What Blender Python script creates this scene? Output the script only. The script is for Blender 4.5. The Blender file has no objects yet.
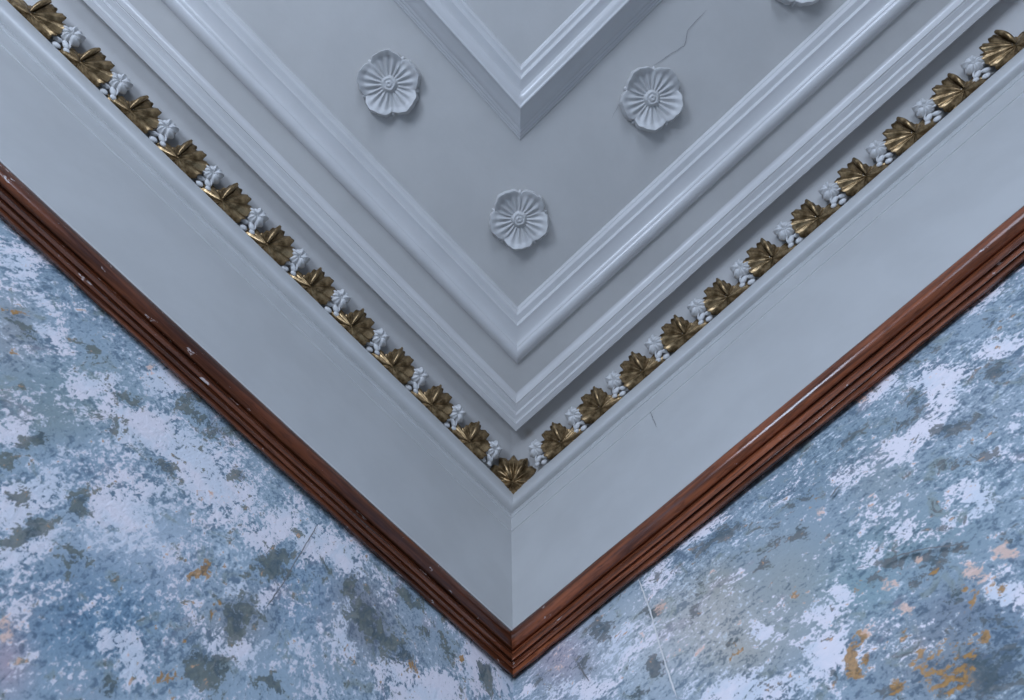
import bpy, bmesh, math, random
from mathutils import Vector, Matrix, noise
random.seed(7)
S = bpy.context.scene
C = S.collection

# ---------------------------------------------------------------- camera
F = 702.2458
RM = ((0.68638493, -0.72718685, -0.0086612),
      (0.70360275, 0.66704156, -0.24494637),
      (0.18389916, 0.16203345, 0.96949794))
CAM = Vector((0.77301192, 0.71060015, 0.0))

def cam2world(v):
    return Vector((-sum(RM[i][0]*v[i] for i in range(3)),
                   -sum(RM[i][1]*v[i] for i in range(3)),
                   sum(RM[i][2]*v[i] for i in range(3))))

def ray(px, py):
    return cam2world((px-512.0, py-350.0, F)).normalized()

def at_z(px, py, z):
    r = ray(px, py); return CAM + r*(z/r.z)

def on_left(px, py):           # point on the left wall (plane y = 0)
    r = ray(px, py); return CAM + r*(-CAM.y/r.y)

def on_right(px, py):          # point on the right wall (plane x = 0)
    r = ray(px, py); return CAM + r*(-CAM.x/r.x)

cd = bpy.data.cameras.new('camera'); cam = bpy.data.objects.new('camera', cd); C.objects.link(cam)
rt, up, bk = cam2world((1, 0, 0)), cam2world((0, -1, 0)), cam2world((0, 0, -1))
cam.matrix_world = Matrix(((rt.x, up.x, bk.x, CAM.x), (rt.y, up.y, bk.y, CAM.y), (rt.z, up.z, bk.z, CAM.z), (0, 0, 0, 1)))
cd.sensor_width = 36.0; cd.lens = F/1024*36.0; cd.clip_start = 0.02
cd.dof.use_dof = True; cd.dof.focus_distance = 2.05; cd.dof.aperture_fstop = 8.0
S.camera = cam

# ---------------------------------------------------------------- materials
TINT = (0.79, 0.93, 1.165)
def lin(c):
    return tuple(((x/255)/12.92 if x/255 <= .04045 else ((x/255+.055)/1.055)**2.4) for x in c)
def alb(c, k=1.45):            # paint colour seen in the cool daylight -> reflectance
    l = lin(c); return tuple(min(.9, l[i]*k/TINT[i]) for i in range(3)) + (1,)

class G:
    def __init__(s, name):
        s.m = bpy.data.materials.new(name); s.m.use_nodes = True
        s.t = s.m.node_tree; s.n = s.t.nodes; s.b = s.n['Principled BSDF']
    def link(s, a, b): s.t.links.new(a, b)
    def node(s, typ, **k):
        n = s.n.new(typ)
        for a, v in k.items(): setattr(n, a, v)
        return n
    def put(s, sock, v):
        if hasattr(v, 'is_linked') or isinstance(v, bpy.types.NodeSocket): s.link(v, sock)
        else: sock.default_value = v
    def math(s, op, a, b=0.0, c=None, clamp=False):
        n = s.node('ShaderNodeMath', operation=op, use_clamp=clamp)
        s.put(n.inputs[0], a); s.put(n.inputs[1], b)
        if c is not None: s.put(n.inputs[2], c)
        return n.outputs[0]
    def noise(s, scale, detail=4, rough=.6, dist=0.0, stretch=(1, 1, 1), rot=(0, 0, 0), off=(0, 0, 0)):
        tc = s.node('ShaderNodeTexCoord'); mp = s.node('ShaderNodeMapping')
        mp.inputs['Rotation'].default_value = rot
        mp.inputs['Scale'].default_value = stretch; mp.inputs['Location'].default_value = off
        s.link(tc.outputs['Object'], mp.inputs['Vector'])
        n = s.node('ShaderNodeTexNoise'); s.link(mp.outputs[0], n.inputs['Vector'])
        n.inputs['Scale'].default_value = scale; n.inputs['Detail'].default_value = detail
        n.inputs['Roughness'].default_value = rough; n.inputs['Distortion'].default_value = dist
        return n.outputs['Fac']
    def hard(s, v, k):
        return s.math('MULTIPLY_ADD', v, k, .5-.5*k)
    def step(s, v, lo, hi):
        n = s.node('ShaderNodeMapRange', interpolation_type='SMOOTHSTEP'); s.put(n.inputs[0], v)
        n.inputs[1].default_value = lo; n.inputs[2].default_value = hi
        return n.outputs[0]
    def mix(s, f, a, b, mode='MIX'):
        n = s.node('ShaderNodeMix', data_type='RGBA', blend_type=mode)
        s.put(n.inputs[0], f); s.put(n.inputs[6], a); s.put(n.inputs[7], b); return n.outputs[2]
    def bump(s, h, strength, dist):
        n = s.node('ShaderNodeBump'); n.inputs['Strength'].default_value = strength; n.inputs['Distance'].default_value = dist
        s.link(h, n.inputs['Height']); s.link(n.outputs[0], s.b.inputs['Normal'])

def plaster(name, c, rough=.55, grain=.15):
    g = G(name)
    n = g.noise(5, 5, .6); c1 = tuple(x*.94 for x in c[:3])+(1,)
    g.link(g.mix(g.step(n, .35, .65), c1, c), g.b.inputs['Base Color'])
    g.b.inputs['Roughness'].default_value = rough
    h = g.math('ADD', g.math('MULTIPLY', g.noise(14, 4, .55), 1.0), g.math('MULTIPLY', g.noise(160, 3, .6), .12))
    g.bump(h, grain, .006)
    return g.m

WHITE = (.70, .695, .70, 1)
M_ceil = plaster('ceiling_paint', (.475, .462, .445, 1), .6, .16)
M_trim = plaster('gloss_trim_paint', (.56, .55, .545, 1), .26, .08)
M_frieze = plaster('frieze_paint', (.505, .505, .50, 1), .36, .035)
M_orn = plaster('ornament_plaster', (.62, .615, .61, 1), .5, .12)
M_rose = plaster('rosette_plaster', (.515, .505, .495, 1), .5, .12)
M_crack = plaster('crack_shadow', (.20, .195, .20, 1), .9, .0)
M_hair = plaster('pale_scratch', (.78, .76, .74, 1), .6, .0)

def gold():
    g = G('gilding')
    n = g.noise(40, 5, .65); w = g.noise(120, 4, .7, off=(3, 1, 0))
    col = g.mix(g.step(n, .35, .68), (.11, .068, .028, 1), (.46, .32, .17, 1))
    col = g.mix(g.step(w, .69, .73), col, (.62, .60, .56, 1))
    g.link(col, g.b.inputs['Base Color'])
    g.b.inputs['Metallic'].default_value = .75; g.b.inputs['Roughness'].default_value = .30
    g.bump(g.math('ADD', n, g.math('MULTIPLY', w, .4)), .25, .004)
    return g.m
M_gold = gold()

def wood(name, axis):
    g = G(name); shade = .5 if axis == 0 else 1.0  # same timber on both walls; left rail's dimmer light is painted into its colour
    st = [1.0, 1.0, 1.0]; st[axis] = .05
    a = g.noise(70, 5, .6, .4, tuple(st)); st[axis] = .14
    b = g.noise(160, 4, .65, 0, tuple(st), off=(2, 3, 1))
    st[axis] = .4
    c = g.noise(55, 6, .7, 0, tuple(st), off=(7, 5, 2))
    col = g.mix(g.step(a, .33, .68), (.085*shade, .026*shade, .013*shade, 1), (.30*shade, .090*shade, .038*shade, 1))
    col = g.mix(g.math('MULTIPLY', g.step(b, .5, .68), .55), col, (.035, .013, .008, 1))
    col = g.mix(g.step(c, .645 if axis == 0 else .67, .665 if axis == 0 else .69), col, (.50, .42, .40, 1))
    g.link(col, g.b.inputs['Base Color'])
    g.b.inputs['Roughness'].default_value = .17; g.b.inputs['Specular IOR Level'].default_value = .5
    
    g.bump(g.math('ADD', a, g.math('MULTIPLY', b, .5)), .12, .003)
    return g.m

def peeling(name, seed, ang):
    g = G(name)
    lay = g.node('ShaderNodeAttribute', attribute_name='layout')      # R flake, G dark, B ochre, alpha salmon
    sep = g.node('ShaderNodeSeparateColor'); g.link(lay.outputs['Color'], sep.inputs[0])
    fl, dk, oc, sa = sep.outputs[0], sep.outputs[1], sep.outputs[2], lay.outputs['Alpha']
    tone = g.node('ShaderNodeAttribute', attribute_name='tone').outputs['Color']
    o = (seed, seed*.7, seed*1.3)
    rot = (0, ang, 0) if name.endswith('left') else (ang, 0, 0)
    stv = (1.2, 1, .74) if name.endswith('left') else (1, .68, 1.2)
    big = g.noise(11, 9, .62, .5, stv, rot, o)
    mid = g.noise(34, 8, .66, .6, stv, rot, (o[0]+4, o[1], o[2]))
    fine = g.noise(95, 6, .7, .4, stv, rot, (o[0], o[1]+9, o[2]))
    blot = g.noise(20, 8, .68, .8, (1, 1, 1), rot, (o[0]+2, o[1]+2, o[2]+5))
    grit = g.noise(190, 4, .65, .2, (1, 1, 1), rot, (o[0]+3, o[1]+1, o[2]+2))
    big = g.hard(big, 2.4); mid = g.hard(mid, 2.2); fine = g.hard(fine, 2.8); blot = g.hard(blot, 2.4); grit = g.hard(grit, 2.6)
    # worn paint: value varies in streaks
    v = g.math('ADD', g.math('MULTIPLY', mid, .4), g.math('ADD', g.math('MULTIPLY', fine, .4), g.math('MULTIPLY', grit, .2)))
    soft = g.noise(6, 4, .6, .3, (1, 1, 1), rot, (o[0]+8, o[1]+8, o[2]+1))
    v = g.math('ADD', g.math('MULTIPLY', g.math('SUBTRACT', v, .5), g.math('MULTIPLY_ADD', g.hard(soft, 2.6), 1.1, .25)), .5)
    dkt = g.mix(1.0, tone, (.46, .52, .58, 1), 'MULTIPLY')
    ltt = g.mix(.6, tone, alb((174, 194, 222)))
    col = g.mix(g.step(v, .36, .47), dkt, tone)
    col = g.mix(g.step(v, .55, .66), col, ltt)
    # green and violet tinges of older coats
    col = g.mix(g.math('MULTIPLY', g.step(blot, .62, .85), .45), col, alb((108, 122, 120)))
    col = g.mix(g.math('MULTIPLY', g.step(big, .66, .9), .4), col, alb((134, 134, 156)))
    # dark coat
    d = g.math('ADD', g.math('MULTIPLY', blot, .40), g.math('ADD', g.math('MULTIPLY', mid, .34), g.math('MULTIPLY', fine, .26)))
    d = g.hard(d, 1.7)
    dm = g.step(g.math('ADD', d, g.math('MULTIPLY', dk, .56)), .80, .84)
    dcol = g.mix(g.step(mid, .3, .7), alb((52, 70, 84)), alb((82, 90, 100)) if name.endswith('right') else alb((80, 92, 94)))
    # bare pale flakes with crisp edges
    s = g.math('ADD', g.math('MULTIPLY', big, .22), g.math('ADD', g.math('MULTIPLY', mid, .30), g.math('ADD', g.math('MULTIPLY', fine, .32), g.math('MULTIPLY', grit, .16))))
    s = g.math('ADD', s, g.math('MULTIPLY', fl, .30)); s = g.math('SUBTRACT', s, g.math('MULTIPLY', dk, .12))
    wm = g.step(s, .575, .610) if name.endswith('left') else g.step(s, .60, .635)
    wcol = g.mix(g.step(big, .3, .7), alb((170, 186, 214)), alb((186, 194, 220)))
    col = g.mix(g.math('MULTIPLY', wm, .93), col, wcol)
    col = g.mix(g.math('MULTIPLY', dm, .85), col, dcol)
    ocm = g.step(g.math('ADD', g.math('ADD', g.math('MULTIPLY', mid, .5), g.math('MULTIPLY', fine, .5)), g.math('MULTIPLY', oc, .48)), .76, .82)
    ocol = g.mix(g.step(fine, .3, .7), alb((92, 74, 46)), alb((140, 112, 68)))
    col = g.mix(g.math('MULTIPLY', ocm, .9), col, ocol)
    sm = g.step(g.math('ADD', g.math('ADD', g.math('MULTIPLY', mid, .5), g.math('MULTIPLY', fine, .5)), g.math('MULTIPLY', sa, .50)), .78, .88)
    col = g.mix(g.math('MULTIPLY', sm, .75), col, alb((186, 166, 164)))
    # pin specks
    sp = g.step(g.noise(120, 4, .65, .6, stv, rot, (o[0]+5, 0, o[2])), .655, .68)
    col = g.mix(g.math('MULTIPLY', sp, .75), col, alb((70, 86, 104)))
    g.link(col, g.b.inputs['Base Color']); g.b.inputs['Roughness'].default_value = .72
    h = g.math('ADD', g.math('MULTIPLY', wm, .6), g.math('ADD', g.math('MULTIPLY', fine, .5), g.math('MULTIPLY', mid, .5)))
    h = g.math('SUBTRACT', h, g.math('MULTIPLY', dm, .35))
    g.bump(h, .4, .006)
    return g.m

# ---------------------------------------------------------------- object helpers
def obj(name, bm, mats, parent=None, smooth=True):
    me = bpy.data.meshes.new(name)
    bmesh.ops.recalc_face_normals(bm, faces=bm.faces) if not getattr(bm, 'keep', False) else None
    bm.to_mesh(me); bm.free()
    for m in (mats if isinstance(mats, (list, tuple)) else [mats]): me.materials.append(m)
    if smooth:
        for p in me.polygons: p.use_smooth = True
    o = bpy.data.objects.new(name, me); C.objects.link(o)
    if parent: o.parent = parent
    return o

def from_data(name, verts, faces, mats, parent=None, smooth=True, sharp=None):
    me = bpy.data.meshes.new(name); me.from_pydata([tuple(v) for v in verts], [], faces); me.update()
    for m in (mats if isinstance(mats, (list, tuple)) else [mats]): me.materials.append(m)
    if smooth:
        for p in me.polygons: p.use_smooth = True
        if sharp: me.set_sharp_from_angle(angle=math.radians(sharp))
    o = bpy.data.objects.new(name, me); C.objects.link(o)
    if parent: o.parent = parent
    return o

def structure(o, label=None):
    o['kind'] = 'structure'
    if label: o['label'] = label
    return o

def frange(a, b, n): return [a+(b-a)*i/n for i in range(n+1)]

FAR = 4.2
def sweep(name, prof, mat, wav=.0012, arms=('L', 'R'), parent=None, sharp=35, freq=3.0, inward=True, start=None, bow=None):
    """prof: list of (x, y, z) mitre points.  The left arm runs along +X at that y, the right arm along +Y at that x."""
    ext = [0.0, .01, .03, .06]+[.06+.05*i for i in range(1, 50)]+[2.8, 3.4, 4.0]
    verts = []; faces = []
    n = len(prof)
    def disp(p, amp):
        q = p*freq
        return Vector((noise.noise(q+Vector((3, 1, 7))), noise.noise(q+Vector((11, 5, 2))), noise.noise(q+Vector((1, 9, 4)))))*amp
    rows = []
    if 'L' in arms: rows += [('L', e) for e in reversed(ext)]
    if 'R' in arms: rows += [('R', e) for e in (ext[1:] if 'L' in arms else ext)]
    for arm, e in rows:
        for k, (x, y, z) in enumerate(prof):
            p = Vector((x+e, y, z)) if arm == 'L' else Vector((x, y+e, z))
            d = disp(Vector((p.x, p.y, 0)), wav); d2 = disp(p*3, wav*.35)
            d = d+d2
            if arm == 'L': d.x = 0
            else: d.y = 0
            if bow: d = d+bow(arm, e)
            verts.append(p+d*min(1, e*12))
    for r in range(len(rows)-1):
        for k in range(n-1):
            faces.append((r*n+k, r*n+k+1, (r+1)*n+k+1, (r+1)*n+k))
    return from_data(name, verts, faces, mat, parent, True, sharp)

def xcorner(y): return 515.8+(431-y)*.0143 if y < 470 else 513.0
def ceil_prof(lst):            # (pixel row of the mitre, height) -> mitre points
    out = []
    for y, z in lst:
        p = at_z(xcorner(y), y, z); out.append((p.x, p.y, z))
    return out
DIST = 1.05
def tan_el(y):
    r = ray(512, y); h = -(r.x*.7362+r.y*.67676); return r.z/h
def wall_prof(lst):            # (pixel row of the mitre, distance off the wall)
    out = []
    for y, d in lst:
        z = tan_el(y)*(DIST-1.4142*d)
        if y > 525: out.append((d, d, z)); continue
        k = min(1, (525-y)/32.0)
        p = at_z(511.75+1.85*k, y, z); q = (d, d, z)
        out.append((q[0]*(1-k)+p.x*k, q[1]*(1-k)+p.y*k, z))
    return out

# ---------------------------------------------------------------- painted walls
# blobs in the photograph's frame: x, y, rx, ry, angle(deg), amount
LEFT = dict(
 flake=[(18,262,26,14,40,.6),(40,300,24,8,40,.5),(50,335,20,9,35,.6),(95,385,26,12,-10,.75),(165,382,22,14,40,1),(150,432,46,22,20,.9),
  (195,458,48,28,35,1),(222,492,26,16,20,.9),(20,437,24,11,-15,.9),(36,492,36,20,-20,.95),(12,512,20,18,0,.9),(120,512,34,22,10,.9),(62,450,12,8,0,.6),
  (25,545,40,14,-25,.9),(150,498,30,18,0,.6),(125,542,44,16,10,.55),(120,640,18,10,0,.9),(132,662,14,22,10,.8),(262,540,10,18,-50,.8),(312,542,16,16,30,.95),
  (342,556,30,12,40,.9),(350,612,9,22,0,.8),(398,668,18,16,35,.9),(432,690,30,16,0,1),(480,655,16,22,35,1),(500,680,16,14,0,.9),(455,625,14,10,40,.5),
  (240,590,14,10,-45,.8),(200,690,12,10,0,.6),(215,650,14,18,-40,.6),(300,650,14,12,0,.5),(262,600,20,10,-50,.7),(345,640,14,18,0,.6),(245,655,16,16,-50,.7),(320,690,16,10,0,.6),
  (110,395,40,10,35,.5),(240,500,18,26,40,.7),(285,520,14,20,40,.7)],
 dark=[(24,330,22,6,45,.9),(35,440,22,8,-20,.8),(5,462,12,12,0,.9),(20,498,11,7,-10,1),(105,428,14,10,0,.6),(132,402,18,6,25,.8),(165,465,14,9,20,1),
  (236,476,12,9,20,.9),(198,415,34,10,45,.9),(70,560,18,16,-40,.8),(78,505,10,24,40,.9),(20,540,24,7,-20,.9),(38,522,10,5,0,.8),(275,565,14,26,35,1),(240,612,16,18,-30,1),(236,632,9,9,0,1),
  (188,638,9,10,0,.7),(205,668,22,24,-40,.7),(365,615,13,34,-20,.95),(395,650,14,26,-45,.8),(410,600,18,10,40,.8),(270,685,14,11,0,.9),(440,640,7,22,-20,.7),(487,676,6,16,-20,1),(460,690,6,8,0,.4),
  (110,690,18,14,-40,.6),(320,570,12,14,0,.5),(245,512,10,14,0,.7),(140,560,10,6,0,.4),(45,620,16,20,0,.5),(420,630,20,8,40,.6),(350,585,8,16,20,.8),(90,350,14,24,-45,.3)],
 ochre=[(12,313,16,4,10,.8),(207,565,6,11,15,1),(192,573,4,7,0,.8),(185,641,7,9,0,.7),(168,678,13,12,20,.8),(412,667,5,12,-40,.8),(460,660,3,9,-15,.7),(218,612,4,10,0,.7),(10,352,10,4,0,.4),(155,625,4,6,0,.4)],
 salmon=[(150,367,6,6,0,1),(6,632,16,18,0,.8),(22,638,6,5,0,.9),(4,660,12,20,0,.5),(222,498,14,8,0,.4),(125,650,6,5,0,.4),(95,408,8,5,0,.4)],
 tone=[(80,290,60,20,43,(104,130,160),.8),(60,395,55,30,0,(112,138,158),.8),(100,610,62,42,-20,(96,132,170),.95),(130,540,50,22,0,(160,182,214),.7),(300,595,40,32,0,(118,150,188),.8),
  (8,660,16,26,0,(158,152,178),.9),(90,470,40,20,0,(120,148,182),.6),(365,615,24,40,-20,(112,116,134),.8),(180,570,30,20,0,(150,172,204),.7),(40,420,40,16,0,(116,136,150),.5),(60,590,40,20,-30,(110,138,172),.7),(240,620,30,24,-40,(126,134,150),.7),(430,650,50,30,35,(132,150,176),.5),(10,330,20,30,0,(126,132,146),.6)])
RIGHT = dict(
 flake=[(885,384,18,9,-30,1),(938,380,30,13,-10,1),(945,402,14,10,0,.8),(1000,350,26,10,-15,.8),(985,300,30,10,-35,.5),(900,446,10,14,25,.8),(925,430,26,12,-20,.8),(978,496,24,12,30,.95),
  (990,455,18,9,0,.6),(905,530,18,7,0,.9),(870,560,14,9,-20,.6),(826,614,16,11,-10,.9),(840,593,10,7,20,1),(1006,594,18,13,0,1),(826,655,26,20,-30,1),(785,690,24,13,-10,.9),(740,690,40,15,-12,1),
  (700,536,22,10,-35,.7),(618,645,30,22,-30,.65),(560,690,30,14,0,.5),(735,535,10,10,0,.4),(655,575,20,10,-30,.7),(765,633,12,7,0,.9),(690,690,12,12,0,.6),(530,690,12,10,0,.6),
  (845,480,20,8,-45,.5),(880,515,22,7,-30,.5),(955,520,30,8,-20,.5),(1010,420,18,16,0,.4),(970,345,26,6,-10,.6),(590,690,20,14,0,.7),(785,500,16,10,-30,.3),(895,690,10,6,0,.3)],
 dark=[(995,372,14,8,-15,1),(915,404,9,12,25,.8),(903,424,10,6,-40,.8),(955,428,34,8,-12,.8),(985,325,16,6,-30,.9),(930,350,10,5,0,.5),(715,540,34,8,-35,.9),(735,560,12,5,-30,.5),(602,630,11,12,0,.9),(585,665,9,12,-50,.7),(656,666,10,11,0,1),
  (640,695,12,6,0,.6),(652,610,10,6,0,.6),(930,552,50,4,-13,1.2),(888,563,8,4,0,1),(932,562,12,10,0,.8),(990,680,26,20,-30,1),(960,625,18,12,0,.9),(1000,620,24,10,0,.8),(1005,515,18,12,0,.6),(800,532,16,10,0,.5),(870,575,16,12,0,.5),
  (735,645,14,8,0,.5),(775,530,10,14,0,.5),(975,460,26,8,-15,.6),(930,530,40,8,0,.5),(855,395,24,5,-35,.7),(905,365,16,5,-30,.5),(700,575,8,10,0,.4),(945,690,14,8,0,.5),(860,690,4,10,-30,.8),(1010,545,12,5,0,.8),(600,605,20,7,-38,.6),(650,560,16,5,-38,.7),(790,690,10,10,0,.5),(835,675,3,10,-30,.8),(975,665,30,16,-20,.8),(1010,650,16,22,0,.9),(950,600,18,8,-30,.7),(915,575,16,8,20,.6),(880,690,20,8,0,.6),(975,425,24,6,-12,.7),(800,500,20,5,-38,.6),(845,440,18,5,-35,.6),(760,560,14,7,-30,.6),(695,610,9,9,0,.5),(540,680,10,6,-40,.6)],
 ochre=[(852,647,6,16,15,1.1),(852,672,10,10,20,1.1),(866,659,8,4,0,1),(862,638,9,4,0,.9),(856,585,8,4,-10,.9),(796,594,11,10,-30,.45),(1001,588,5,11,-15,1),(958,587,24,4,0,.8),(970,604,4,14,20,.9),(938,672,30,20,-10,.75),(970,655,7,14,15,.9),
  (955,640,6,8,0,.8),(986,635,4,4,0,1),(898,688,8,7,0,.9),(885,645,3,7,0,.7),(903,633,3,3,0,.8),(935,575,6,10,0,.5),(814,500,4,9,0,.5),(735,652,10,12,0,.4),(875,674,4,3,0,.9),(925,652,6,5,0,.7),(962,682,10,8,0,.8)],
 salmon=[(1006,552,14,9,15,1.1),(974,574,13,9,20,1.1),(904,607,15,6,12,1),(888,584,10,8,-30,.6),(872,630,12,8,20,.55),(985,602,9,7,0,.6),(862,398,8,4,-5,1.1),(662,606,9,8,-30,.7),(643,637,6,6,0,.7),(678,652,9,12,0,.6),(702,650,12,8,0,.55),
  (737,619,5,4,0,.9),(560,660,12,20,25,.5),(920,557,12,4,0,.5),(880,515,8,5,0,.6),(818,510,6,8,0,.5),(712,572,6,4,0,.6),(760,600,8,6,0,.4),(800,585,8,16,0,.35),(830,625,8,6,0,.5),(940,375,12,5,0,.3),(870,497,5,5,0,.5)],
 tone=[(805,470,50,22,-35,(104,130,158),.8),(860,440,60,20,-30,(112,138,164),.8),(720,585,18,18,0,(122,132,136),.9),(735,650,30,18,0,(136,142,142),.8),(640,650,60,40,0,(160,178,202),.95),(560,655,24,26,20,(152,150,176),.8),(710,620,60,36,0,(164,170,180),.8),
  (790,580,40,40,0,(134,148,160),.7),(960,615,40,24,0,(104,120,146),.8),(1000,630,30,18,0,(96,124,156),.8),(900,540,60,24,-10,(108,138,158),.7),(860,590,30,20,0,(108,144,166),.6),(950,480,50,24,-15,(126,152,178),.6),(985,690,40,20,0,(92,112,134),.8),(930,660,50,30,0,(110,124,144),.7),(960,410,50,20,-10,(130,150,176),.6),
  (690,540,40,12,-36,(120,142,170),.7),(880,480,30,26,0,(124,142,160),.6)])

def paint(o, data, hit, flip):
    me = o.data
    names = ('flake', 'dark', 'ochre', 'salmon')
    acc = [[0.0]*4 for _ in me.vertices]
    base = lin((136, 162, 192)) if flip == 'L' else lin((126, 150, 178))
    ton = [list(base) for _ in me.vertices]
    us = [(v.co.x if flip == 'L' else v.co.y, v.co.z) for v in me.vertices]
    def field(x, y, rx, ry, ang):
        a = math.radians(ang); c, s = math.cos(a), math.sin(a)
        def uv(px, py):
            p = hit(px, py); return (p.x if flip == 'L' else p.y, p.z)
        c0 = uv(x, y); e1 = uv(x+c*rx*1.0, y+s*rx*1.0); e2 = uv(x-s*ry, y+c*ry)
        A = ((e1[0]-c0[0], e2[0]-c0[0]), (e1[1]-c0[1], e2[1]-c0[1]))
        det = A[0][0]*A[1][1]-A[0][1]*A[1][0]
        return c0, A, det
    for ch, nm in enumerate(names):
        for x, y, rx, ry, ang, amt in data[nm]:
            c0, A, det = field(x, y, rx, ry, ang)
            for i, (u, z) in enumerate(us):
                du, dz = u-c0[0], z-c0[1]
                if abs(du) > .5 or abs(dz) > .5: continue
                a = (A[1][1]*du-A[0][1]*dz)/det; b = (-A[1][0]*du+A[0][0]*dz)/det
                r2 = a*a+b*b
                if r2 < 4: acc[i][ch] = max(acc[i][ch], amt*math.exp(-r2*.75))
    for x, y, rx, ry, ang, colr, amt in data['tone']:
        c0, A, det = field(x, y, rx, ry, ang); l = lin(colr)
        for i, (u, z) in enumerate(us):
            du, dz = u-c0[0], z-c0[1]
            if abs(du) > .8 or abs(dz) > .8: continue
            a = (A[1][1]*du-A[0][1]*dz)/det; b = (-A[1][0]*du+A[0][0]*dz)/det
            r2 = a*a+b*b
            if r2 < 6:
                w = amt*math.exp(-r2*.6)
                for k in range(3): ton[i][k] += (l[k]-ton[i][k])*w
    la = me.attributes.new('layout', 'FLOAT_COLOR', 'POINT'); ta = me.attributes.new('tone', 'FLOAT_COLOR', 'POINT')
    for i in range(len(me.vertices)):
        la.data[i].color = tuple(acc[i])
        ta.data[i].color = (ton[i][0]*1.22/TINT[0], ton[i][1]*1.22/TINT[1], ton[i][2]*1.22/TINT[2], 1)

def wall_mesh(name, side, mat):
    us = frange(0, 1.75, 150)+[2.0, 2.5, 3.2, 4.2]
    zs = [-1.5, -1.0, -.4, .1]+frange(.3, 1.42, 110)+[1.6, 1.8, 2.0, 2.22]
    verts = []; faces = []
    for z in zs:
        for u in us:
            q = Vector((u*2.2, z*2.2, 5 if side == 'L' else 9))
            d = .004*noise.noise(q)+.0018*noise.noise(q*4)
            d *= min(1, u*8)
            if z > 1.3: d = min(d, 0)
            verts.append((u, d, z) if side == 'L' else (d, u, z))
    n = len(us)
    for j in range(len(zs)-1):
        for i in range(n-1):
            f = (j*n+i, j*n+i+1, (j+1)*n+i+1, (j+1)*n+i)
            faces.append(f if side == 'R' else f[::-1])
    return from_data(name, verts, faces, mat)

wl = structure(wall_mesh('wall_left', 'L', peeling('peeling_paint_left', 3.1, .2)), 'left wall of the corner with peeling blue, white and slate paint')
wr = structure(wall_mesh('wall_right', 'R', peeling('peeling_paint_right', 8.4, -.25)), 'right wall of the corner with peeling blue and ochre flecked paint')
paint(wl, LEFT, on_left, 'L'); paint(wr, RIGHT, on_right, 'R')

# ---------------------------------------------------------------- frieze and its beads on the walls
zr, zt = 1.30, 2.075
frieze = [(.006, .006, zr)]+[(.006, .006, zr+(tan_el(534)*DIST-zr)*t) for t in (.25, .5, .75)]
frieze += wall_prof([(533.6, .006), (532.75, .0062), (531.5, .0089), (530.6, .0094), (519.6, .0102), (518.9, .0104), (517.3, .0140), (516.2, .0152), (515, .0154), (514.2, .0142), (513.5, .0118), (512.6, .0140),
                     (510, .0208), (507.5, .0268), (505, .0325), (503, .0365), (501, .0395), (498.5, .0420), (496, .0438), (493.8, .0448), (492.6, .0450)])
top = frieze[-1]
frieze += [(top[0]-.002, top[1]-.002, top[2]+.003), (top[0]-.014, top[1]-.014, top[2]+.008), (.016, .016, top[2]+.010), (-.02, -.02, top[2]+.01)]
fr = structure(sweep('trim_1', frieze, M_frieze, .0012), 'smooth white frieze band with beaded top edge around the corner')

# ---------------------------------------------------------------- timber picture rails
rail = [(-.004, -.004, 1.368), (.012, .012, 1.368), (.0235, .0235, 1.368)]
for a in range(90, -81, -10):
    t_ = math.radians(a); d_ = .0275+.0225*math.cos(t_); rail.append((d_, d_, 1.3445+.0235*math.sin(t_)))
rail += wall_prof([(650.3, .0295), (651.3, .0255), (653, .0245), (653.8, .0288), (658.5, .0280), (660.4, .0262), (661.5, .0212), (663.2, .0195), (664.0, .0240), (666.5, .0238), (668.6, .0218), (669.8, .0180),
                   (671, .0172), (675, .0150), (677, .0100), (678, .0030), (678.3, -.004)])
rail = [(x+.075*max(0, x), y-.075*max(0, y), z) for x, y, z in rail]
def ragged(o, k):
    n = len(rail)
    for i, v in enumerate(o.data.vertices):
        if i % n >= n-3:
            u = v.co.x+v.co.y
            v.co.z += .006*noise.noise(Vector((u*34, k, 0)))+.004*noise.noise(Vector((u*90, k, 3)))
def rail_bow(amount):
    return lambda arm, e: Vector((0, 0, -amount*math.sin(math.pi*min(1, e/1.55)))) if e < 1.55 else Vector((0, 0, 0))
rl = sweep('trim_2', rail, wood('rail_wood_left_shaded', 0), .0010, ('L',), sharp=40, freq=5, bow=rail_bow(.004)); ragged(rl, 1)
structure(rl, 'reddish brown moulded timber picture rail on the left wall, with shade put into its wood colour')
rr = sweep('trim_3', rail, wood('rail_wood_right', 1), .0010, ('R',), sharp=40, freq=5, bow=lambda arm, e: rail_bow(.002)(arm, e)+Vector((0, 0, .0035*min(e, 1.8)/1.6))); ragged(rr, 2)
structure(rr, 'glossy reddish brown moulded timber picture rail on the right wall')
caulk = wall_prof([(629.4, .005), (629.8, .008), (630.6, .0095), (632.0, .0095), (634, .008)])
for arm, par, am in (('L', rl, .004), ('R', rr, .002)):
    c = sweep('caulk_line', caulk, M_orn, .0010, (arm,), parent=par, freq=5, bow=rail_bow(am)); c['label'] = 'thin white paint line along the top of the rail'

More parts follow.
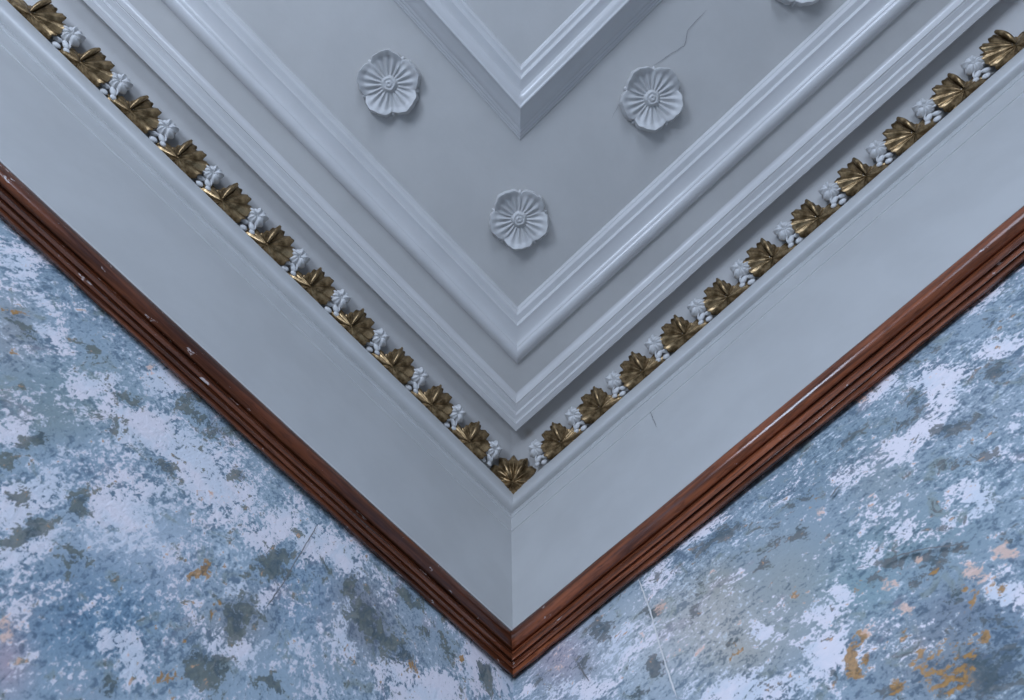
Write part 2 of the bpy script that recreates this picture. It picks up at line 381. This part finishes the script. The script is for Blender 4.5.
# ---------------------------------------------------------------- ceiling
cove = [(-.02, -.02, top[2]+.010), (.012, .012, top[2]+.011), (.022, .022, 2.085), (.038, .038, 2.104), (.060, .060, 2.122), (.090, .090, 2.142), (.13, .13, 2.158), (.18, .18, 2.165), (.19, .19, 2.17)]
M_cove = plaster('cove_paint', (.50, .49, .48, 1), .6, .16)
def stain(m, centre, rad, c):
    t = m.node_tree; b = t.nodes['Principled BSDF']; old = b.inputs['Base Color'].links[0].from_socket
    tc = t.nodes.new('ShaderNodeTexCoord'); ds = t.nodes.new('ShaderNodeVectorMath'); ds.operation = 'DISTANCE'
    t.links.new(tc.outputs['Object'], ds.inputs[0]); ds.inputs[1].default_value = centre
    mr = t.nodes.new('ShaderNodeMapRange'); mr.interpolation_type = 'SMOOTHSTEP'; t.links.new(ds.outputs['Value'], mr.inputs[0])
    mr.inputs[1].default_value = rad*1.25; mr.inputs[2].default_value = rad*.4; mr.inputs[3].default_value = 0; mr.inputs[4].default_value = .7
    mx = t.nodes.new('ShaderNodeMix'); mx.data_type = 'RGBA'; t.links.new(mr.outputs[0], mx.inputs[0]); t.links.new(old, mx.inputs[6]); mx.inputs[7].default_value = c
    t.links.new(mx.outputs[2], b.inputs['Base Color'])
stain(M_cove, at_z(528, 433, 2.145), .019, (.33, .28, .23, 1))
structure(sweep('trim_4', cove, M_cove, .0010), 'shaded plaster cove behind the row of leaves')
drip = [(.182, .182, 2.15)]
d0 = ceil_prof([(431.8, 2.1205)])[0]
drip = [(d0[0]+.004, d0[1]+.004, 2.172), (d0[0]+.001, d0[1]+.001, 2.138), (d0[0], d0[1], 2.1225)]
drip += ceil_prof([(431.0, 2.1200), (425, 2.1200), (424.0, 2.1200), (423.2, 2.1230), (422.2, 2.1268), (421.4, 2.1280), (418, 2.1282), (415.2, 2.1280), (414.2, 2.1310), (413.2, 2.1345), (412.4, 2.1358),
                   (409, 2.1360), (405.6, 2.1354), (405.0, 2.1392), (404.2, 2.1398), (403.5, 2.1378), (402.4, 2.1405), (401, 2.1462), (399.6, 2.1515), (398, 2.1555), (396, 2.1585), (394, 2.1600), (392.5, 2.1608), (391.5, 2.164)])
structure(sweep('trim_5', drip, M_trim, .0010), 'stepped white drip moulding, outermost on the ceiling')
band = ceil_prof([(396, 2.1605), (380, 2.1605), (362, 2.1605)])
structure(sweep('trim_6', band, M_ceil, .0008), 'flat white plaster band between two ceiling mouldings')
torus = ceil_prof([(364.2, 2.164), (363.6, 2.1560), (361.6, 2.1490), (358.5, 2.1440), (355, 2.1425), (352, 2.1437), (349.8, 2.1462), (348.5, 2.1490), (347.9, 2.1502), (347.2, 2.1502), (345.8, 2.1530), (344, 2.1565), (342, 2.1585),
                   (338, 2.1600), (333, 2.1608), (328, 2.1606), (326.2, 2.1596), (325.4, 2.1610), (324.4, 2.1640), (323.6, 2.1690), (322.6, 2.1720), (319, 2.1728), (316.6, 2.1720), (315.2, 2.1725), (313.2, 2.1770),
                   (311.6, 2.1835), (310.8, 2.1850), (310.2, 2.1850), (309.0, 2.1890), (307.6, 2.1945), (306.6, 2.2000), (306, 2.204)])
structure(sweep('trim_7', torus, M_trim, .0010), 'broad rounded white moulding framing the rosette panel')
inner = ceil_prof([(140.4, 2.204), (140.0, 2.1985), (138.5, 2.1960), (137.2, 2.1965), (136.4, 2.1935), (133.5, 2.1915), (132.6, 2.1880), (129, 2.1850), (128.0, 2.1810), (122, 2.1740), (117, 2.1670), (112.5, 2.1580), (110.6, 2.1545), (109.8, 2.1500), (108.6, 2.1478), (107.2, 2.1478),
                   (106.0, 2.1500), (105.0, 2.1508), (102, 2.1512), (98, 2.1530), (95.0, 2.1565), (93.2, 2.1610), (92.2, 2.1630), (91.4, 2.1632), (87, 2.1622), (82, 2.1600), (79.8, 2.1590), (79.0, 2.1600), (77.6, 2.1640), (76.2, 2.1670), (75, 2.1676),
                   (72, 2.1676), (70.4, 2.1672), (69.2, 2.1700), (67.8, 2.1740), (66.8, 2.1748), (66.0, 2.1780), (64.8, 2.1850), (64, 2.189)])
structure(sweep('trim_8', inner, M_trim, .0010), 'deep white moulded frame of the innermost ceiling panel')
# the ceiling itself lies above the mouldings and carries the rosette panel and the inner panel
zz = 2.2005
cv = []; cf = []
xs = [-.02+.06*i for i in range(72)]
for y in xs:
    for x in xs:
        q = Vector((x*2.5, y*2.5, 0)); cv.append((x, y, zz+.0010*noise.noise(q)))
n = len(xs)
for j in range(n-1):
    for i in range(n-1): cf.append((j*n+i, (j+1)*n+i, (j+1)*n+i+1, j*n+i+1))
ceiling = structure(from_data('ceiling', cv, cf, M_ceil), 'white painted plaster ceiling with rosettes and fine cracks')
p0 = ceil_prof([(66, 2.186)])[0]
structure(from_data('trim_9', [(p0[0], p0[1], 2.1862), (4, p0[1], 2.1862), (4, 4, 2.1862), (p0[0], 4, 2.1862)], [(0, 3, 2, 1)], M_ceil, smooth=False), 'flat innermost ceiling panel')

def strip(name, pts, width, mat, nrm, parent, lift=.0006):
    """thin ragged strip lying on a surface along pts"""
    verts = []; faces = []
    dense = []
    for a, b in zip(pts[:-1], pts[1:]):
        k = max(2, int((b-a).length/.006))
        for i in range(k): dense.append(a.lerp(b, i/k))
    dense.append(pts[-1])
    m = len(dense)
    for i, p in enumerate(dense):
        d = (dense[min(i+1, m-1)]-dense[max(i-1, 0)]).normalized(); s = d.cross(nrm).normalized()
        w = width*(.55+.6*abs(noise.noise(p*60)))*min(1, .25+min(i, m-1-i)*.2)
        j = s*(.0016*noise.noise(p*70))
        verts += [p+s*w*.5+j+nrm*lift, p-s*w*.5+j+nrm*lift]
    for i in range(m-1): faces.append((2*i, 2*i+1, 2*i+3, 2*i+2))
    o = from_data(name, verts, faces, mat, parent, False); return o
DN = Vector((0, 0, -1))
for pts, w in (([(706, 10), (697, 20), (687, 31), (686, 40), (684, 46), (672, 53), (662, 60), (652, 67)], .0017), ([(624, 97), (618, 106), (612, 118)], .0014)):
    strip('crack', [at_z(x, y, 2.2) for x, y in pts], w, M_crack, DN, ceiling, .002)
strip('crack', [Vector((.006, 0, 0))+on_right(x, y) for x, y in ((651, 411), (654, 418), (659, 430))], .0022, M_crack, Vector((1, 0, 0)), fr, .003)
strip('scratch', [on_right(x, y) for x, y in ((640, 580), (652, 612), (662, 648), (671, 676), (679, 700))], .0042, M_hair, Vector((1, 0, 0)), wr, .006)
for pts, w in (([(832, 500), (838, 492), (846, 484)], .006), ([(886, 565), (905, 557), (930, 551), (955, 548), (972, 545)], .0035), ([(618, 645), (623, 636)], .005), ([(579, 664), (584, 672), (591, 683)], .006)):
    strip('split', [on_right(x, y) for x, y in pts], w, M_crack, Vector((1, 0, 0)), wr, .006)
strip('crack', [on_left(x, y) for x, y in ((316, 526), (300, 552), (281, 585), (262, 612))], .003, M_crack, Vector((0, 1, 0)), wl, .006)
for pts, w in (([(346, 593), (350, 586)], .006), ([(14, 325), (24, 336)], .006)):
    strip('split', [on_left(x, y) for x, y in pts], w, M_crack, Vector((0, 1, 0)), wl, .006)

# ---------------------------------------------------------------- gilded leaves
def leaf_mesh(name, mirror):
    # lobes: direction from the upward axis (positive = away from the corner), reach from the vein junction
    lobes = [(10, .078, .13), (34, .058, .2), (74, .068, .3), (94, .084, .3), (134, .045, .3), (-21, .080, .12), (-52, .080, .12), (-83, .072, .14), (-114, .046, .2), (-146, .038, .2)]
    NT, NR = 160, 16
    JB = -.022
    verts = [(0, JB, .032)]; faces = []
    for ir in range(1, NR+1):
        t = ir/NR
        for it in range(NT):
            th = -180+360*it/NT
            best = 0; ph = 9; sg = 0
            for c, R, dp in lobes:
                d = (th-c+180) % 360-180
                x = abs(d)/16.0
                r = R*(1-dp*min(1.7, x)**2.3)
                if r > best: best = r; ph = d/16.0
            best *= 1+.030*math.cos(math.radians(th)*27)+.025*math.sin(math.radians(th)*14+1)
            if abs(th) > 160: best *= .85
            r = best*t
            w = math.sin(math.radians(th)); f = max(0, -w); k = max(0, w)
            a = w*r; b = math.cos(math.radians(th))*r+JB
            dome = .034-(.018*f+.036*k+.028*(1-f-k))*t**(1.5-.6*k)
            rib = (.0052+.002*k)*(math.cos(ph*math.pi)*.5+.5)**.8*math.sin(math.pi*min(1, t*.85+.08))   # plump lobes, deep valleys
            vein = -.0028*math.exp(-(ph/.13)**2)*math.sin(math.pi*t)
            edge = (.010*f+.004)*(t**4)*math.cos(ph*1.3)
            h = max(.001, dome+rib-.004+vein+edge)
            if b < JB: h *= max(.06, 1-(JB-b)/.030)
            verts.append((a, b, h))
    idx = lambda ir, it: 1+(ir-1)*NT+it % NT
    for it in range(NT): faces.append((0, idx(1, it+1), idx(1, it)))
    for ir in range(1, NR):
        for it in range(NT): faces.append((idx(ir, it), idx(ir, it+1), idx(ir+1, it+1), idx(ir+1, it)))
    base = len(verts)
    for it in range(NT):                                       # turned-back rim so the leaf has a thickness
        x, y, z = verts[idx(NR, it)]; verts.append((x*.94, JB+(y-JB)*.94, z-.008))
    for it in range(NT): faces.append((idx(NR, it), idx(NR, it+1), base+(it+1) % NT, base+it))
    if mirror: verts = [(-x, y, z) for x, y, z in verts]; faces = [f[::-1] for f in faces]
    me = bpy.data.meshes.new(name); me.from_pydata(verts, [], [f[::-1] for f in faces]); me.materials.append(M_gold)
    for p in me.polygons: p.use_smooth = True
    return me

def corner_leaf_mesh():
    # symmetrical upright fan that tapers to a point at the foot
    lobes = [(-52, .088, .16), (-26, .092, .16), (0, .088, .16), (26, .092, .16), (52, .088, .16), (-84, .066, .2), (84, .066, .2), (-116, .050, .2), (116, .050, .2), (150, .036, .2), (-150, .036, .2)]
    NT, NR = 170, 16; JB = -.034; verts = [(0, JB, .026)]; faces = []
    for ir in range(1, NR+1):
        t = ir/NR
        for it in range(NT):
            th = -180+360*it/NT; best = 0; ph = 9
            for c, R, dp in lobes:
                x = abs((th-c+180) % 360-180)/13.0; r = R*(1-dp*min(1.7, x)**2.3)
                if r > best: best = r; ph = x
            best *= 1+.03*math.cos(math.radians(th)*25)+.02*math.sin(math.radians(th)*14+1)
            r = best*t; a = math.sin(math.radians(th))*r; b = math.cos(math.radians(th))*r+JB
            h = .026+.010*math.sin(math.pi*min(1, t*.8))-.018*t**2-.010*abs(math.sin(math.radians(th)))*t+(.0085*(math.cos(ph*math.pi)*.5+.5)-.005)*math.sin(math.pi*min(1, t*.85+.1))
            if b < JB: h *= max(.3, 1-(JB-b)/.05)
            verts.append((a, b, max(.001, h)))
    idx = lambda ir, it: 1+(ir-1)*NT+it % NT
    for it in range(NT): faces.append((0, idx(1, it), idx(1, it+1)))
    for ir in range(1, NR):
        for it in range(NT): faces.append((idx(ir, it), idx(ir+1, it), idx(ir+1, it+1), idx(ir, it+1)))
    base = len(verts)
    for it in range(NT):
        x, y, z = verts[idx(NR, it)]; verts.append((x*.94, JB+(y-JB)*.94, z-.008))
    for it in range(NT): faces.append((idx(NR, it), base+it, base+(it+1) % NT, idx(NR, it+1)))
    me = bpy.data.meshes.new('leaf_blade'); me.from_pydata(verts, [], faces); me.materials.append(M_gold)
    for p in me.polygons: p.use_smooth = True
    return me

def curl_mesh(mirror):         # the rolled lobe standing up on each leaf: a folded, open shell
    verts = []; faces = []; NU, NV = 12, 14
    for i in range(NU+1):
        t = i/NU
        r = .0025+.0075*math.sin(math.pi*min(1, .05+t*.85))
        cx = .004+.013*t; cy = -.018+.070*t; cz = .036+.006*math.sin(math.pi*t*.9)-.016*t**1.5
        for k in range(NV+1):
            a = math.radians(-150+330*k/NV); rr = r*(1-.35*k/NV)
            verts.append((cx+math.cos(a)*rr, cy, cz+math.sin(a)*rr*.9))
    for i in range(NU):
        for k in range(NV):
            a = i*(NV+1)+k; faces.append((a, a+1, a+NV+2, a+NV+1))
    if mirror: verts = [(-x, y, z) for x, y, z in verts]; faces = [f[::-1] for f in faces]
    me = bpy.data.meshes.new('leaf_curl'); me.from_pydata(verts, [], faces); me.materials.append(M_gold)
    for p in me.polygons: p.use_smooth = True
    return me

def fold_mesh(sd):             # raised folds at either side of the corner leaf
    verts = []; faces = []; NU, NV = 12, 10
    for i in range(NU+1):
        t = i/NU; r = .002+.0055*math.sin(math.pi*min(1, .05+t*.85))
        cx = sd*(.006+.030*t); cy = -.026+.068*t; cz = .029+.006*math.sin(math.pi*t)-.012*t
        for k in range(NV+1):
            a = math.radians(-20+220*k/NV); verts.append((cx+math.cos(a)*r, cy, cz+math.sin(a)*r))
    for i in range(NU):
        for k in range(NV):
            a = i*(NV+1)+k; faces.append((a, a+1, a+NV+2, a+NV+1))
    me = bpy.data.meshes.new('leaf_fold'); me.from_pydata(verts, [], faces); me.materials.append(M_gold)
    for p in me.polygons: p.use_smooth = True
    return me

def bud_mesh(name, parts, mat, mirror):
    bm = bmesh.new()
    for (x, y, z), (rx, ry, rz), ang in parts:
        M = Matrix.Translation((x, y, z)) @ Matrix.Rotation(math.radians(ang), 4, 'Z') @ Matrix.Diagonal((rx, ry, rz, 1))
        bmesh.ops.create_uvsphere(bm, u_segments=14, v_segments=9, radius=1, matrix=M)
    for v in bm.verts:
        v.co += v.co.normalized()*.0012*noise.noise(v.co*140)
        if mirror: v.co.x = -v.co.x
    bmesh.ops.recalc_face_normals(bm, faces=bm.faces)
    me = bpy.data.meshes.new(name); bm.to_mesh(me); bm.free(); me.materials.append(mat)
    for p in me.polygons: p.use_smooth = True
    return me

def tendril_mesh(mirror):
    verts = []; faces = []; N, K = 22, 8
    pts = []
    for i in range(N+1):
        t = i/N; a = math.radians(60+150*t); r = .030-.010*t
        pts.append(Vector((.004+math.cos(a)*r*1.2, -.026+math.sin(a)*r*.75, (.008-.006*t))))
    for i, p in enumerate(pts):
        d = (pts[min(i+1, N)]-pts[max(i-1, 0)]).normalized(); s = d.cross(Vector((0, 0, 1))).normalized(); u = s.cross(d)
        for k in range(K):
            a = 2*math.pi*k/K; verts.append(p+(s*math.cos(a)+u*math.sin(a))*(.0034-.0016*i/N))
    for i in range(N):
        for k in range(K): faces.append((i*K+k, i*K+(k+1) % K, (i+1)*K+(k+1) % K, (i+1)*K+k))
    if mirror: verts = [Vector((-v.x, v.y, v.z)) for v in verts]; faces = [f[::-1] for f in faces]
    me = bpy.data.meshes.new('tendril'); me.from_pydata([tuple(v) for v in verts], [], faces); me.materials.append(M_orn)
    for p in me.polygons: p.use_smooth = True
    return me

def blossom_mesh(mirror):
    NT, NR = 90, 10; verts = [(0, .010, .020)]; faces = []
    for ir in range(1, NR+1):
        t = ir/NR
        for it in range(NT):
            th = 2*math.pi*it/NT; ph = math.cos(5*th+.6); R = .0285*(1+.10*ph+.07*math.cos(3*th+1)+.035*math.cos(11*th))
            h = .013+.008*math.sin(math.pi*min(1, t*1.02))**.8-.009*t**4+.0022*math.cos(11*th)*t**2-.0065*max(0, -ph)**1.5*math.sin(math.pi*min(1, t*1.1))+.0028*math.sin(10*th+2)*t*(1-t)*2
            if t < .3: h -= .006*(1-t/.3)
            verts.append((math.cos(th)*R*t, .010+math.sin(th)*R*t*.92, h))
    idx = lambda ir, it: 1+(ir-1)*NT+it % NT
    for it in range(NT): faces.append((0, idx(1, it), idx(1, it+1)))
    for ir in range(1, NR):
        for it in range(NT): faces.append((idx(ir, it), idx(ir+1, it), idx(ir+1, it+1), idx(ir, it+1)))
    base = len(verts)
    for it in range(NT):
        x, y, z = verts[idx(NR, it)]; verts.append((x*.9, .010+(y-.010)*.9, -.004))
    for it in range(NT): faces.append((idx(NR, it), base+it, base+(it+1) % NT, idx(NR, it+1)))
    if mirror: verts = [(-x, y, z) for x, y, z in verts]; faces = [f[::-1] for f in faces]
    me = bpy.data.meshes.new('blossom'); me.from_pydata(verts, [], faces); me.materials.append(M_orn)
    for p in me.polygons: p.use_smooth = True
    return me
BLO = {m: blossom_mesh(m) for m in (False, True)}
BUD = {m: bud_mesh('bud', [((-.012, -.022, .003), (.015, .008, .007), 25), ((.010, -.026, .003), (.014, .007, .007), -25), ((0, -.040, .002), (.012, .008, .006), 0), ((-.024, -.032, .002), (.009, .007, .005), 0)], M_orn, m) for m in (False, True)}
TEN = {m: tendril_mesh(m) for m in (False, True)}
LEAF = {m: leaf_mesh('leaf_blade', m) for m in (False, True)}
CURL = {m: curl_mesh(m) for m in (False, True)}

def frame(t, n, o, rot=0.0, sc=1.0):
    t = Vector(t).normalized(); n = Vector(n).normalized(); b = n.cross(t)
    if b.z < 0: b = -b
    return t, b, n

def place(name, me_parts, o, t, b, n, mirror, rot, sc, label, cat, group):
    # object axes: X along the row (seen so that X x Y = Z), Y up the cove, Z out of it
    X = -t if mirror else t
    e = bpy.data.objects.new(name, None); e.empty_display_size = .03; C.objects.link(e)
    M = Matrix(((X.x, b.x, n.x, o.x), (X.y, b.y, n.y, o.y), (X.z, b.z, n.z, o.z), (0, 0, 0, 1)))
    e.matrix_world = M @ Matrix.Rotation(rot, 4, 'Z') @ Matrix.Scale(sc, 4)
    e['label'] = label; e['category'] = cat; e['group'] = group
    for nm, me in me_parts:
        c = bpy.data.objects.new(nm, me); C.objects.link(c); c.parent = e
    return e

ORD = ['first', 'second', 'third', 'fourth', 'fifth', 'sixth', 'seventh', 'eighth', 'ninth', 'tenth', 'eleventh', 'twelfth', 'thirteenth']
ca = math.radians(49)
for arm in ('L', 'R'):
    m = arm == 'L'
    side = 'left' if m else 'right'
    t = Vector((1, 0, 0)) if m else Vector((0, 1, 0))
    off = .0665 if m else .0575
    hor = Vector((0, 1, 0)) if m else Vector((1, 0, 0))
    n = (hor*math.cos(ca)-Vector((0, 0, 1))*math.sin(ca)).normalized(); b = (hor*math.sin(ca)+Vector((0, 0, 1))*math.cos(ca)).normalized()
    for k in range(11):
        s = (.259 if m else .272)+.1685*k+random.uniform(-.002, .002)
        o = t*s+hor*(off-.002)+Vector((0, 0, 2.094))
        lab = f'gilded plaster vine leaf on the {side} cornice, {ORD[k]} along from the corner leaf'
        place('gilded_leaf', [('leaf_blade', LEAF[m]), ('leaf_curl', CURL[m])], o, t, b, n, m, random.uniform(-.08, .08), random.uniform(.97, 1.04), lab, 'gilded leaf', f'gilded leaves along the {side} cornice')
    for k in range(11):
        s = (.259 if m else .272)+.1685*(k-.5)+random.uniform(-.003, .003)
        if k == 0: s += .006
        o = t*s+hor*(off+.012)+Vector((0, 0, 2.104))+n*.004
        lab = f'white plaster blossom on the {side} cornice, {ORD[k]} from the corner, between two gilded leaves'
        place('plaster_blossom', [('blossom', BLO[m]), ('bud', BUD[m]), ('tendril', TEN[m])], o, t, b, n, m, random.uniform(-.15, .15), random.uniform(1.0, 1.08), lab, 'plaster blossom', f'white blossoms along the {side} cornice')
t = Vector((-1, 1, 0)).normalized(); hor = Vector((1, 1, 0)).normalized()
n = (hor*math.cos(ca)-Vector((0, 0, 1))*math.sin(ca)).normalized(); b = (hor*math.sin(ca)+Vector((0, 0, 1))*math.cos(ca)).normalized()
c = place('gilded_leaf', [('leaf_blade', corner_leaf_mesh()), ('leaf_fold', fold_mesh(-1)), ('leaf_fold', fold_mesh(1))], at_z(513, 474, 2.092), t, b, n, False, 0, 1.0, 'gilded plaster leaf set in the very corner where both leaf rows meet', 'gilded leaf', 'x')
del c['group']

# ---------------------------------------------------------------- ceiling rosettes
def rosette_meshes(seed):
    rnd = random.Random(seed)
    # five broad ribbed petals with rolled outer rims
    pet = []
    for k in range(5):
        NA, NR = 26, 12; verts = []; faces = []
        lift = rnd.uniform(.8, 1.2); roll = rnd.uniform(.9, 1.3)
        for i in range(NR+1):
            t = i/NR
            for j in range(NA+1):
                u = -1+2*j/NA
                ang = u*math.radians(37.5)*(1 if t > .3 else 1)
                R = .0955*(1-.15*abs(u)**2.4-.016*math.cos(u*7+lift*9)-.008*math.cos(u*15))
                r = .020+(R-.020)*t
                h = .013+.014*t**1.2*lift-.010*abs(u)**2*t
                h += .0042*math.cos(u*math.pi*4.0)*math.sin(math.pi*min(1, t*1.15))*(1-.5*t)  # ribs
                h += .0095*roll*math.exp(-((t-.88)/.085)**2)*max(0, 1-(u+.3*(roll-1.1))**2*1.1)
                if t > .93: h -= (t-.93)/.07*.016
                verts.append((math.sin(ang)*r, math.cos(ang)*r, h))
            # (rows run centre to rim)
        n = NA+1
        for i in range(NR):
            for j in range(NA): faces.append((i*n+j, i*n+j+1, (i+1)*n+j+1, (i+1)*n+j))
        # rim and side walls down to the ceiling
        loop = [i*n for i in range(NR+1)]+[NR*n+j for j in range(1, NA+1)]+[i*n+NA for i in range(NR-1, -1, -1)]
        base = len(verts)
        for v in loop: verts.append((verts[v][0]*.97, verts[v][1]*.97, -.001))
        for a in range(len(loop)-1): faces.append((loop[a], loop[a+1], base+a+1, base+a))
        me = bpy.data.meshes.new('petal'); me.from_pydata(verts, [], faces); me.materials.append(M_rose)
        bm = bmesh.new(); bm.from_mesh(me); bmesh.ops.recalc_face_normals(bm, faces=bm.faces); bm.to_mesh(me); bm.free()
        for p in me.polygons: p.use_smooth = True
        me.set_sharp_from_angle(angle=math.radians(60))
        pet.append(me)
    def lathe(name, prof, seg=32, lob=0):
        verts = []; faces = []
        for r, z in prof:
            for k in range(seg):
                a = 2*math.pi*k/seg; q = r*(1+lob*math.cos(5*a)); verts.append((math.cos(a)*q, math.sin(a)*q, z))
        for i in range(len(prof)-1):
            for k in range(seg): faces.append((i*seg+k, i*seg+(k+1) % seg, (i+1)*seg+(k+1) % seg, (i+1)*seg+k))
        me = bpy.data.meshes.new(name); me.from_pydata(verts, [], faces); me.materials.append(M_rose)
        bm = bmesh.new(); bm.from_mesh(me); bmesh.ops.recalc_face_normals(bm, faces=bm.faces); bm.to_mesh(me); bm.free()
        for p in me.polygons: p.use_smooth = True
        return me
    boss = lathe('boss', [(.026, 0), (.026, .012), (.0215, .0155), (.019, .021), (.0165, .0235), (.0135, .0215), (.0105, .0205), (.0085, .0235), (.005, .0245), (.0022, .0225), (.0002, .021)], 30, .05)
    sep = []
    bm = bmesh.new()
    bmesh.ops.create_uvsphere(bm, u_segments=12, v_segments=8, radius=1, matrix=Matrix.Translation((0, .077, .007)) @ Matrix.Diagonal((.0075, .013, .008, 1)))
    se = bpy.data.meshes.new('sepal'); bm.to_mesh(se); bm.free(); se.materials.append(M_rose)
    for p in se.polygons: p.use_smooth = True
    return pet, boss, se

ROS = [((1.189, .635), 115, 'white plaster rosette at upper left of the ceiling border'),
       ((.644, .645), 0, 'white plaster rosette nearest the corner of the room'),
       ((.631, 1.170), 72, 'white plaster rosette at upper right with a crack running into it'),
       ((.600, 1.700), 30, 'white plaster rosette mostly cut off by the top edge of the picture')]
for i, ((x, y), turn, lab) in enumerate(ROS):
    pet, boss, se = rosette_meshes(i+3)
    e = bpy.data.objects.new('ceiling_rosette', None); e.empty_display_size = .05; C.objects.link(e)
    # Z of the rosette points down into the room, its Y towards the corner
    Y = Vector((-1, -1, 0)).normalized(); Z = Vector((0, 0, -1)); X = Y.cross(Z)
    e.matrix_world = Matrix(((X.x, Y.x, Z.x, x), (X.y, Y.y, Z.y, y), (X.z, Y.z, Z.z, 2.2), (0, 0, 0, 1))) @ Matrix.Rotation(math.radians(turn), 4, 'Z')
    e['label'] = lab; e['category'] = 'rosette'; e['group'] = 'plaster rosettes on the ceiling'
    for k, me in enumerate(pet):
        c = bpy.data.objects.new('petal', me); c.parent = e; c.rotation_euler.z = math.radians(72*k); C.objects.link(c)
        c = bpy.data.objects.new('sepal', se); c.parent = e; c.rotation_euler.z = math.radians(72*k+36); C.objects.link(c)
    c = bpy.data.objects.new('boss', boss); c.parent = e; C.objects.link(c)

# ---------------------------------------------------------------- floor and light
structure(from_data('floor', [(-.02, -.02, -1.5), (4.2, -.02, -1.5), (4.2, 4.2, -1.5), (-.02, 4.2, -1.5)], [(0, 1, 2, 3)], plaster('floor_boards', (.24, .21, .18, 1)), smooth=False))
plain = plaster('distemper', (.30, .34, .39, 1), .8)
structure(from_data('wall_back', [(4.2, -.02, -1.5), (4.2, 4.2, -1.5), (4.2, 4.2, 2.3), (4.2, -.02, 2.3)], [(0, 3, 2, 1)], plain, smooth=False))
structure(from_data('wall_far', [(-.02, 4.2, -1.5), (4.2, 4.2, -1.5), (4.2, 4.2, 2.3), (-.02, 4.2, 2.3)], [(0, 1, 2, 3)], plain, smooth=False))
W = bpy.data.worlds.new('world'); S.world = W; W.use_nodes = True
bg = W.node_tree.nodes['Background']; bg.inputs[0].default_value = (TINT[0]*.93, TINT[1]*.96, TINT[2], 1); bg.inputs[1].default_value = .19
def area(name, loc, target, sx, sy, power, col):
    l = bpy.data.lights.new(name, 'AREA'); l.shape = 'RECTANGLE'; l.size = sx; l.size_y = sy; l.energy = power; l.color = col
    o = bpy.data.objects.new(name, l); C.objects.link(o); o.location = loc
    o.rotation_euler = (Vector(target)-Vector(loc)).to_track_quat('-Z', 'Y').to_euler(); return o
area('window_daylight', (4.15, 1.15, .25), (.4, .8, 1.9), 1.0, 1.9, 118, TINT)
area('second_window_daylight', (4.15, 2.95, .5), (.3, .6, 1.7), 1.9, 2.0, 84, TINT)
area('left_wall_fill_light', (3.65, 4.15, .1), (.8, .2, 1.7), .8, 1.8, 64, TINT)  # added fill lamp that lifts the left wall, not an actual window

S.view_settings.view_transform = 'Standard'; S.view_settings.look = 'None'
S.view_settings.gamma = 1; S.view_settings.use_curve_mapping = False
S.view_settings.exposure = -0.10
